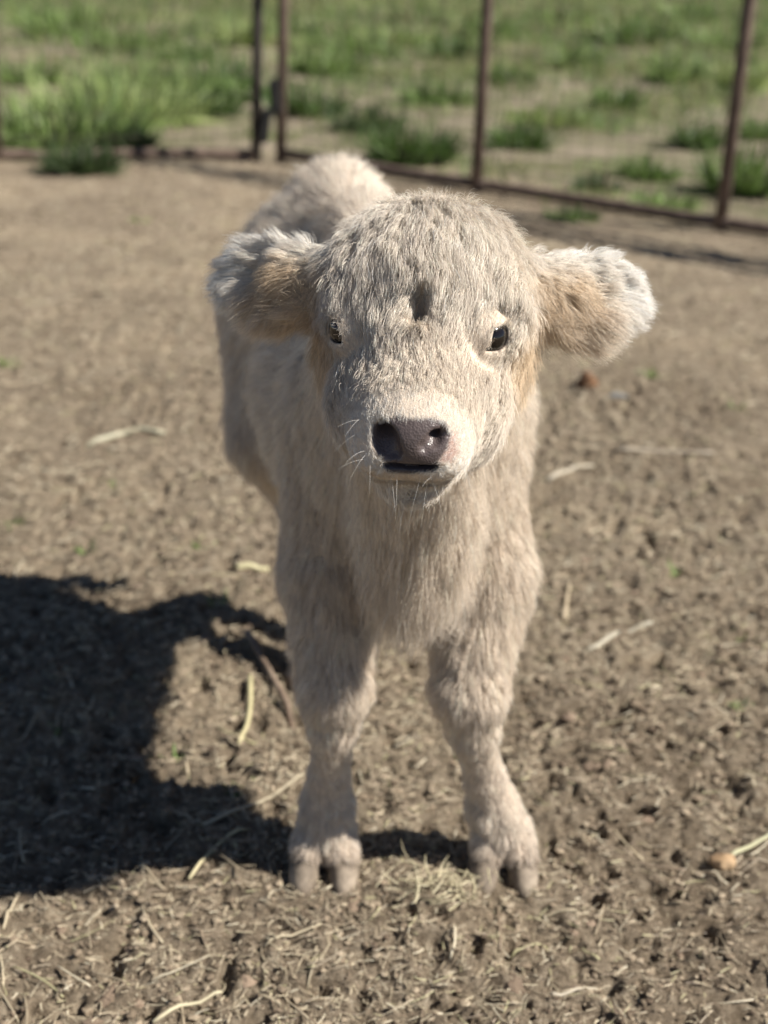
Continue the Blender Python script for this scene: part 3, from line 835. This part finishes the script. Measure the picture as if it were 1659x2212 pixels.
# ------------------------------------------------------------------ ground litter
def ribbons(P, D, L, Wd, C, seg=3, bend=0.15, up=None, taper=0.3):
    """n narrow folded blades; P root, D unit direction, L length, Wd width"""
    n = len(P); t = np.linspace(0, 1, seg + 1)
    upv = np.tile(np.array([0, 0, 1.0]), (n, 1)) if up is None else up
    side = nrm(np.cross(D, upv)); nn = np.cross(side, D)
    bz = rng.normal(size=(n, 1)) * bend; by = rng.normal(size=(n, 1)) * bend
    cen = P[:, None] + D[:, None] * (L[:, None] * t)[..., None] + side[:, None] * (by * L[:, None] * (t * (1 - t)))[..., None] * 1.5 + nn[:, None] * (bz * L[:, None] * t * t)[..., None]
    wd = Wd[:, None] * (1 - (1 - taper) * t ** 2) * 0.5
    a = cen - side[:, None] * wd[..., None]; b = cen + side[:, None] * wd[..., None]; m_ = cen + nn[:, None] * (wd * 0.7)[..., None]
    V = np.stack([a, m_, b], 2).reshape(-1, 3)
    base = (np.arange(n) * (seg + 1) * 3)[:, None, None]
    fr = []
    for k in range(seg):
        for j in range(2):
            fr.append([k * 3 + j, k * 3 + j + 1, (k + 1) * 3 + j + 1, (k + 1) * 3 + j])
    F = (base + np.array(fr)[None]).reshape(-1, 4)
    return V, F, np.repeat(C, (seg + 1) * 3, 0)
def scatter(n, y0=0.85, y1=9.0, spread=0.36, pad=0.45):
    Y = y0 * (y1 / y0) ** rng.random(n); X = rng.uniform(-1, 1, n) * (spread * Y + pad)
    return X, Y
def straw_cols(n):
    base = np.array([[0.58, 0.495, 0.345], [0.48, 0.40, 0.28], [0.38, 0.31, 0.215], [0.66, 0.59, 0.44], [0.52, 0.48, 0.28], [0.28, 0.215, 0.15]])
    return base[rng.choice(6, n, p=[.24, .24, .2, .12, .06, .14])] * rng.uniform(0.75, 1.15, (n, 1))
def litter(n, lmin, lmax, wmin, wmax, y1, seg=3, bend=0.10):
    X, Y = scatter(n, y1=y1); keep = fence_side(X, Y) < 0.4
    dens = fbm(X * 2.3, Y * 2.3, 41, 3); keep &= rng.random(n) < 0.35 + 1.1 * (dens - 0.3).clip(0, 1)
    X, Y = X[keep], Y[keep]; n = len(X)
    th = rng.uniform(0, 2 * np.pi, n); el = rng.normal(0.05, 0.13, n)
    D = np.stack([np.cos(th) * np.cos(el), np.sin(th) * np.cos(el), np.sin(el)], 1)
    far = 1 + 0.40 * (Y - 1.3).clip(0, 4)
    L = rng.uniform(lmin, lmax, n) * rng.uniform(0.5, 1, n) * far
    mid = np.stack([X, Y], 1); Z = ground_z(X, Y) + rng.uniform(0.0015, 0.006, n)
    P = np.stack([X, Y, Z], 1) - D * (L / 2)[:, None]
    return ribbons(P, D, L, rng.uniform(wmin, wmax, n) * far, straw_cols(n), seg, bend)
parts = [litter(95000, 0.006, 0.024, 0.0006, 0.0023, 8, 2), litter(15000, 0.02, 0.055, 0.0007, 0.0018, 8)]
off = 0; VV, FF, CC = [], [], []
for V, F, C in parts:
    VV.append(V); FF.append(F + off); CC.append(C); off += len(V)
tag(mesh_np('straw_litter', np.vstack(VV), np.vstack(FF), M_STRAW, color=np.vstack(CC)), 'short bits of dry straw and chaff trampled into the dirt', 'straw', kind='stuff')

def clod_shape(seed, k=1):
    bm = bmesh.new(); bmesh.ops.create_icosphere(bm, subdivisions=k, radius=1.0)
    r = np.random.default_rng(seed); s = r.uniform(0.6, 1.2, 3); s[2] *= 0.75
    V = np.array([v.co[:] for v in bm.verts]); F = np.array([[v.index for v in f.verts] for f in bm.faces]); bm.free()
    V = V * (1 + 0.34 * noise3(V, 2.4, seed)[:, :1] + r.normal(size=(len(V), 1)) * 0.11) * s
    return V, F
# crumbs of soil
shapes = [clod_shape(s) for s in range(6)]
VV, FF, CC = [], [], []; off = 0
for si, (v, f) in enumerate(shapes):
    n = 9000; X, Y = scatter(n, y1=7.0); keep = (fence_side(X, Y) < 0.2) & (rng.random(n) < 0.4 + 1.2 * (fbm(X * 4, Y * 4, 77, 3) - 0.35).clip(0, 1))
    X, Y = X[keep], Y[keep]; n = len(X)
    R_ = 0.0014 + 0.0042 * rng.random(n) ** 3; R_ *= (1 + 0.25 * (Y - 1.2).clip(0, 4))
    th = rng.uniform(0, 6.28, n); c, s = np.cos(th), np.sin(th)
    vx = v[None, :, 0] * c[:, None] - v[None, :, 1] * s[:, None]; vy = v[None, :, 0] * s[:, None] + v[None, :, 1] * c[:, None]
    V = np.stack([vx, vy, np.broadcast_to(v[None, :, 2], vx.shape)], -1) * R_[:, None, None] + np.stack([X, Y, ground_z(X, Y) + R_ * 0.25], 1)[:, None]
    VV.append(V.reshape(-1, 3)); FF.append((f[None] + (np.arange(n) * len(v))[:, None, None]).reshape(-1, 3) + off); off += n * len(v)
    base = np.array([[0.22, 0.172, 0.122], [0.31, 0.25, 0.18], [0.36, 0.295, 0.215], [0.12, 0.09, 0.065]])
    CC.append(np.repeat(base[rng.choice(4, n, p=[.35, .35, .15, .15])] * rng.uniform(0.8, 1.15, (n, 1)), len(v), 0))
tag(mesh_np('soil_crumbs', np.vstack(VV), np.vstack(FF), M_CRUMB, smooth=False, color=np.vstack(CC)), 'loose crumbs of dry brown soil over the pen floor', 'soil', kind='stuff')

# single straw stalks that can be picked out
def stalk(name, pts, r, colr, label, cat='straw', group=None, mat=None):
    pts = np.asarray(pts, float); o0 = pts[len(pts) // 2].copy()
    V, F = tube(pts - o0, np.linspace(r, r * 0.7, len(pts)), 6)
    me = bpy.data.meshes.new(name); me.from_pydata([tuple(v) for v in V], [], [tuple(dict.fromkeys(f)) for f in F.tolist()])
    me.polygons.foreach_set('use_smooth', np.ones(len(me.polygons), bool))
    if mat is None:
        ca = me.attributes.new('tint', 'FLOAT_COLOR', 'POINT'); ca.data.foreach_set('color', np.tile(np.array([*colr, 1], np.float32), len(V)))
        mat = M_STRAW
    me.materials.append(mat)
    o = bpy.data.objects.new(name, me); col.objects.link(o); o.location = tuple(o0); return tag(o, label, cat, group)
def gpath(pxs, h=0.004, n=9):
    g = np.array([gnd(*p) for p in pxs]); t = np.linspace(0, len(g) - 1, n)
    P = np.stack([np.interp(t, np.arange(len(g)), g[:, k]) for k in range(3)], 1)
    P[1:-1, :2] = (P[1:-1, :2] * 2 + P[:-2, :2] + P[2:, :2]) / 4
    P[:, 2] = ground_z(P[:, 0], P[:, 1]) + h
    z = P[:, 2].copy(); z[1:-1] = np.maximum(z[1:-1], (z[:-2] + z[2:]) / 2); P[:, 2] = z
    return P
Y_ = (0.62, 0.55, 0.34)
stalk('straw_stalk', gpath([(540, 1475), (541, 1530), (533, 1580), (516, 1622)]), 0.0042, (0.58, 0.52, 0.30), 'thick curved yellow straw stalk on lit dirt inside the calf shadow')
stalk('stick', gpath([(533, 1385), (560, 1430), (600, 1495), (632, 1560)], 0.008), 0.0062, None, 'straight brown stick lying across the hind leg shadow', 'stick', mat=M_BARK)
stalk('straw_stalk', gpath([(440, 1795), (520, 1760), (600, 1722), (655, 1690)]), 0.0024, (0.52, 0.45, 0.32), 'long thin straw running from the shadow to the calf leg')
stalk('straw_stalk', gpath([(408, 1900), (440, 1862), (475, 1832), (540, 1795)]), 0.0024, Y_, 'pale straw crossing the edge of the front leg shadow')
stalk('straw_stalk', gpath([(1272, 1398), (1320, 1368), (1365, 1352), (1408, 1348)]), 0.0046, (0.50, 0.46, 0.36), 'bent grey straw stalk with a dark hole at its end')
stalk('straw_stalk', gpath([(1182, 1040), (1230, 1022), (1280, 1010)]), 0.0060, (0.50, 0.44, 0.34), 'flat pale stem on bare dirt beside the calf chest')
stalk('straw_stalk', gpath([(1330, 985), (1420, 985), (1540, 992)]), 0.0052, (0.42, 0.36, 0.28), 'long grey stem lying crosswise on the dirt behind the calf')
stalk('straw_stalk', gpath([(185, 950), (250, 935), (290, 925), (355, 938)]), 0.0075, (0.50, 0.47, 0.34), 'thick pale greenish stem lying alone on the dirt')
stalk('straw_stalk', gpath([(1218, 1330), (1224, 1290), (1230, 1255)]), 0.0045, (0.50, 0.41, 0.28), 'short tan stem pointing away beside the calf knee')
stalk('straw_stalk', gpath([(1570, 1868), (1610, 1842), (1659, 1815), (1720, 1790)]), 0.0032, (0.52, 0.50, 0.32), 'smooth greenish straw next to an orange clod')
stalk('straw_stalk', gpath([(1190, 2160), (1230, 2150), (1290, 2125)]), 0.0022, (0.50, 0.44, 0.34), 'slender straw on crumbly soil below the pale hoof')
stalk('straw_stalk', gpath([(330, 2212), (380, 2185), (440, 2150), (480, 2135)]), 0.0024, (0.56, 0.50, 0.34), 'long yellow straw at the near end of the dirt')
stalk('straw_stalk', gpath([(510, 1240), (545, 1237), (580, 1236)]), 0.0065, (0.58, 0.53, 0.32), 'short stout yellow stem against the calf flank')
LBL, GRP = 'dry straw stalk lying flat on the trampled dirt', 'straw stalks scattered over the pen'
for k in range(150):
    px, py = rng.uniform(0, 1659), rng.uniform(1000, 2205)
    if 600 < px < 1150 and py < 1900: continue
    g = gnd(px, py); th = rng.uniform(0, math.pi); ln = rng.uniform(0.012, 0.038); bd = rng.normal() * 0.07
    t = np.linspace(-1, 1, 7); d = np.array([math.cos(th), math.sin(th)]); n_ = np.array([-d[1], d[0]])
    xy = g[:2] + d * (t * ln)[:, None] + n_ * (bd * ln * (1 - t * t))[:, None]
    z = ground_z(xy[:, 0], xy[:, 1]); z = np.maximum(z, np.linspace(z[0], z[-1], 7)) + 0.003
    stalk('straw_stalk', np.column_stack([xy, z]), rng.uniform(0.0009, 0.0018), straw_cols(1)[0] * 1.08, LBL, 'straw', GRP)

# hay heap by the pale hoof
hp = empty('hay_tuft', (0.085, 1.335, 0.01), 'small heap of yellow hay stems between the front hooves', 'hay')
for k in range(46):
    th = rng.uniform(0, 6.28); ln = rng.uniform(0.015, 0.045); el = rng.uniform(-0.1, 0.45) if k > 2 else rng.uniform(0.6, 0.9)
    c = np.array([rng.normal() * 0.028, rng.normal() * 0.014, 0.012 + abs(rng.normal()) * 0.007])
    d = np.array([math.cos(th) * math.cos(el), math.sin(th) * math.cos(el), math.sin(el)])
    V, F, C = ribbons((c - d * ln * 0.4)[None], d[None], np.array([ln]), np.array([rng.uniform(0.0012, 0.0030)]), np.array([[0.62, 0.55, 0.36]]) * rng.uniform(0.7, 1.15), 4, 0.3)
    mesh_np('stem', V, F, M_STRAW, hp, color=C)

# clods, stone and lump
CL, CG_ = 'crumbling brown dirt clod on the pen floor', 'dirt clods in the pen'
cmeshes = []
for s in range(5):
    v, f = clod_shape(50 + s, 2)
    o = mesh_np('dirt_clod', v, f, M_CRUMB, smooth=False, color=np.tile(np.array([[0.22, 0.165, 0.12]]) * (0.8 + 0.1 * s), (len(v), 1)))
    cmeshes.append(o)
for k in range(42):
    o = cmeshes[k] if k < 5 else cmeshes[k % 5].copy()
    if k >= 5: col.objects.link(o)
    px, py = rng.uniform(-40, 1700), rng.uniform(1100, 2212)
    while 560 < px < 1180 and py < 1930: px, py = rng.uniform(-40, 1700), rng.uniform(1100, 2212)
    g = gnd(px, py); r = rng.uniform(0.005, 0.012)
    o.location = (g[0], g[1], float(ground_z(np.array([g[0]]), np.array([g[1]]))[0]) + r * 0.05); o.scale = (r * rng.uniform(0.8, 1.5), r, r * 0.7); o.rotation_euler = (0, 0, rng.uniform(0, 6.28))
    tag(o, CL, 'clod', CG_)
def lump(name, px, py, r, mat, label, cat, seed):
    v, f = clod_shape(seed, 3); g = gnd(px, py)
    o = mesh_np(name, v * r, f, mat, smooth=True); o.location = (g[0], g[1], float(ground_z(g[:1], g[1:2])[0]) + r * 0.3); return tag(o, label, cat)
lump('dried_dung', 1268, 832, 0.030, M_DUNG, 'rust brown dried lump on the dirt beside the calf cheek', 'dung', 71)
lump('stone', 1332, 858, 0.020, M_STONE, 'small grey stone near the rust brown lump', 'stone', 72)
lump('dirt_clod', 1560, 1876, 0.016, make_rust_mat('orange_clod', (0.25, 0.15, 0.08), (0.40, 0.27, 0.15), (0.5, 0.36, 0.22)), 'orange tan clod beside the greenish straw', 'clod', 73)

# ------------------------------------------------------------------ weeds and grass
GREEN = np.array([[0.095, 0.16, 0.042], [0.15, 0.23, 0.065], [0.22, 0.31, 0.10], [0.065, 0.10, 0.037], [0.32, 0.39, 0.145]])
def clump_geo(n, h, spread, colr, wd=0.012, upright=0.8, seg=3):
    th = rng.uniform(0, 6.28, n); rr = spread * np.sqrt(rng.random(n)) * 0.6
    P = np.stack([rr * np.cos(th), rr * np.sin(th), np.zeros(n) - 0.005], 1)
    el = np.clip(rng.normal(upright, 0.28, n), 0.15, 1.5); th2 = th + rng.normal(size=n) * 0.6
    D = np.stack([np.cos(th2) * np.cos(el), np.sin(th2) * np.cos(el), np.sin(el)], 1)
    L = h * rng.uniform(0.45, 1.05, n)
    C = np.asarray(colr)[None] * rng.uniform(0.45, 1.45, (n, 1))
    return ribbons(P, D, L, wd * rng.uniform(0.6, 1.3, n), C, seg, 0.3, taper=0.15)
def weed(px, py, h, spread, ci, label, group=None, n=70, wd=0.016, name='weed_clump', up=0.8, leaves=True, cat='weed'):
    g = gnd(px, py); V, F, C = clump_geo(n, h, spread, GREEN[ci], wd, up)
    e = empty(name, (g[0], g[1], float(ground_z(g[:1], g[1:2])[0])), label, cat, group)
    mesh_np('foliage', V, F, M_LEAF, e, color=C)['kind'] = 'stuff'
    if name == 'weed_sprout': return e
    V, F, C = clump_geo(max(4, n // 9), h * 0.8, spread * 0.5, (0.20, 0.22, 0.09), wd * 0.4, 1.1)
    mesh_np('stems', V, F, M_LEAF, e, color=C)['kind'] = 'stuff'
    return e
# inside the pen: tiny green sprouts
SP, SG = 'tiny bright green sprout growing in the dirt', 'green sprouts in the pen'
for (px, py, s) in ((380, 1628, 1.0), (1010, 1640, 0.9), (1445, 1235, 1.3), (1610, 1378, 1.1), (1605, 1530, 0.9), (1405, 805, 1.6), (440, 1195, 1.2), (190, 1190, 1.0), (470, 1305, 1.1), (20, 785, 1.5), (240, 1060, 1.2), (30, 1130, 1.0), (945, 1700, 0.6), (560, 1690, 0.8), (300, 480, 1.9), (1590, 880, 1.2), (110, 1582, 0.8), (505, 1715, 0.7), (620, 880, 1.0), (1390, 940, 0.8)):
    weed(px, py, 0.022 * s, 0.022 * s, int(rng.choice([1, 2, 4])), SP, SG, 14, 0.0055 * s, 'weed_sprout', 0.6, cat='sprout')
# beyond the fence
weed(890, 352, 0.24, 0.30, 0, 'dark green bushy weed clump just beyond the fence behind the calf back', n=240, wd=0.022)
weed(800, 285, 0.20, 0.28, 3, 'dull green weed patch beside the dark bushy clump', n=150, wd=0.02)
weed(175, 372, 0.16, 0.24, 3, 'dark weed growing through the bottom rail of the gate panel', n=220, wd=0.02)
weed(290, 325, 0.16, 0.14, 3, 'small dark weed touching the bottom rail', n=110, wd=0.02)
weed(110, 300, 0.36, 0.85, 2, 'tall leafy pale green weed behind the gate panel', n=430, wd=0.022, up=0.6)
weed(240, 260, 0.34, 0.80, 4, 'bright yellowish green weed behind the gate panel', n=380, wd=0.022, up=0.6)
weed(330, 205, 0.34, 0.70, 2, 'loose light green weed stand between pale earth and the gate panel', n=280, wd=0.022, up=0.6)
weed(1500, 320, 0.22, 0.16, 0, 'compact deep green weed beside the last visible fence post', n=160, wd=0.02)
weed(1595, 420, 0.30, 0.20, 1, 'green weed standing close beyond the rail past the last post', n=170, wd=0.022)
weed(1290, 410, 0.10, 0.16, 3, 'low dark weed close to the slanting bottom rail', n=130, wd=0.018)
weed(1400, 385, 0.13, 0.22, 1, 'low sprawling green weed close to the slanting bottom rail', n=150, wd=0.02)
weed(1230, 475, 0.06, 0.18, 1, 'flat green weed mat under the slanting bottom rail', n=160, wd=0.014)
weed(1430, 455, 0.10, 0.22, 2, 'light green weed fringe along the slanting bottom rail', n=160, wd=0.016)
WG = 'weed clumps in the field'
WLS = {0: 'low deep green weed clump in the field beyond the wire fence', 1: 'low mid green weed clump in the field beyond the wire fence', 2: 'low light green weed clump in the field beyond the wire fence', 4: 'low yellowish green weed clump in the field beyond the wire fence'}
for (px, py) in ((430, 250, ), (480, 190), (530, 215), (700, 160), (760, 120), (860, 100), (950, 225), (1090, 180), (1180, 270), (1250, 150), (1330, 240), (1460, 180), (1600, 200), (1640, 300), (1120, 320), (980, 130), (660, 250), (400, 130), (60, 180), (1560, 110), (1380, 100), (1060, 90), (520, 100), (250, 110), (140, 80), (640, 90), (1210, 60), (1480, 60)):
    g = gnd(px, py); dist = g[1]
    weed(px, py, rng.uniform(0.015, 0.028) * dist, rng.uniform(0.02, 0.045) * dist, wk := int(rng.choice([0, 1, 2, 2, 4])), WLS[wk], WG, 130, 0.0028 * dist)
# grass over the field: nobody could count it
n = 19000
Y = 6.2 * (60 / 6.2) ** rng.random(n) ; X = rng.uniform(-1, 1, n) * (0.36 * Y + 1.2)
sd_ = fence_side(X, Y); dens = fbm(X * 2.2, Y * 1.1, 91, 4)
keep = (sd_ > 0.05) & (rng.random(n) < 0.62 * sstep(0.485, 0.70, dens + 0.12 * sstep(8, 18, Y)))
X, Y = X[keep], Y[keep]; n = len(X); kb = 16
bx = np.repeat(X, kb) + rng.normal(size=n * kb) * np.repeat(0.012 * Y, kb); by_ = np.repeat(Y, kb) + rng.normal(size=n * kb) * np.repeat(0.012 * Y, kb)
P = np.stack([bx, by_, ground_z(bx, by_) - 0.01], 1)
el = np.clip(rng.normal(0.95, 0.3, n * kb), 0.2, 1.5); th = rng.uniform(0, 6.28, n * kb)
D = np.stack([np.cos(th) * np.cos(el), np.sin(th) * np.cos(el), np.sin(el)], 1)
hgt = (0.012 * Y).clip(0.05, 0.30) * rng.uniform(0.5, 1.2, n)
L = np.repeat(hgt, kb) * rng.uniform(0.5, 1.1, n * kb)
cc = np.vstack([GREEN, [[0.30, 0.29, 0.14], [0.38, 0.33, 0.20]]])[rng.choice(7, n, p=[.12, .16, .18, .10, .12, .16, .16])] * rng.uniform(0.8, 1.2, (n, 1))
V, F, C = ribbons(P, D, L, np.repeat(0.0010 * Y, kb).clip(0.005, 0.05), np.repeat(cc, kb, 0) * rng.uniform(0.55, 1.4, (n * kb, 1)), 2, 0.3, taper=0.15)
tag(mesh_np('field_grass', V, F, M_LEAF, color=C), 'patchy green grass and weeds covering the field beyond the fence', 'grass', kind='stuff')
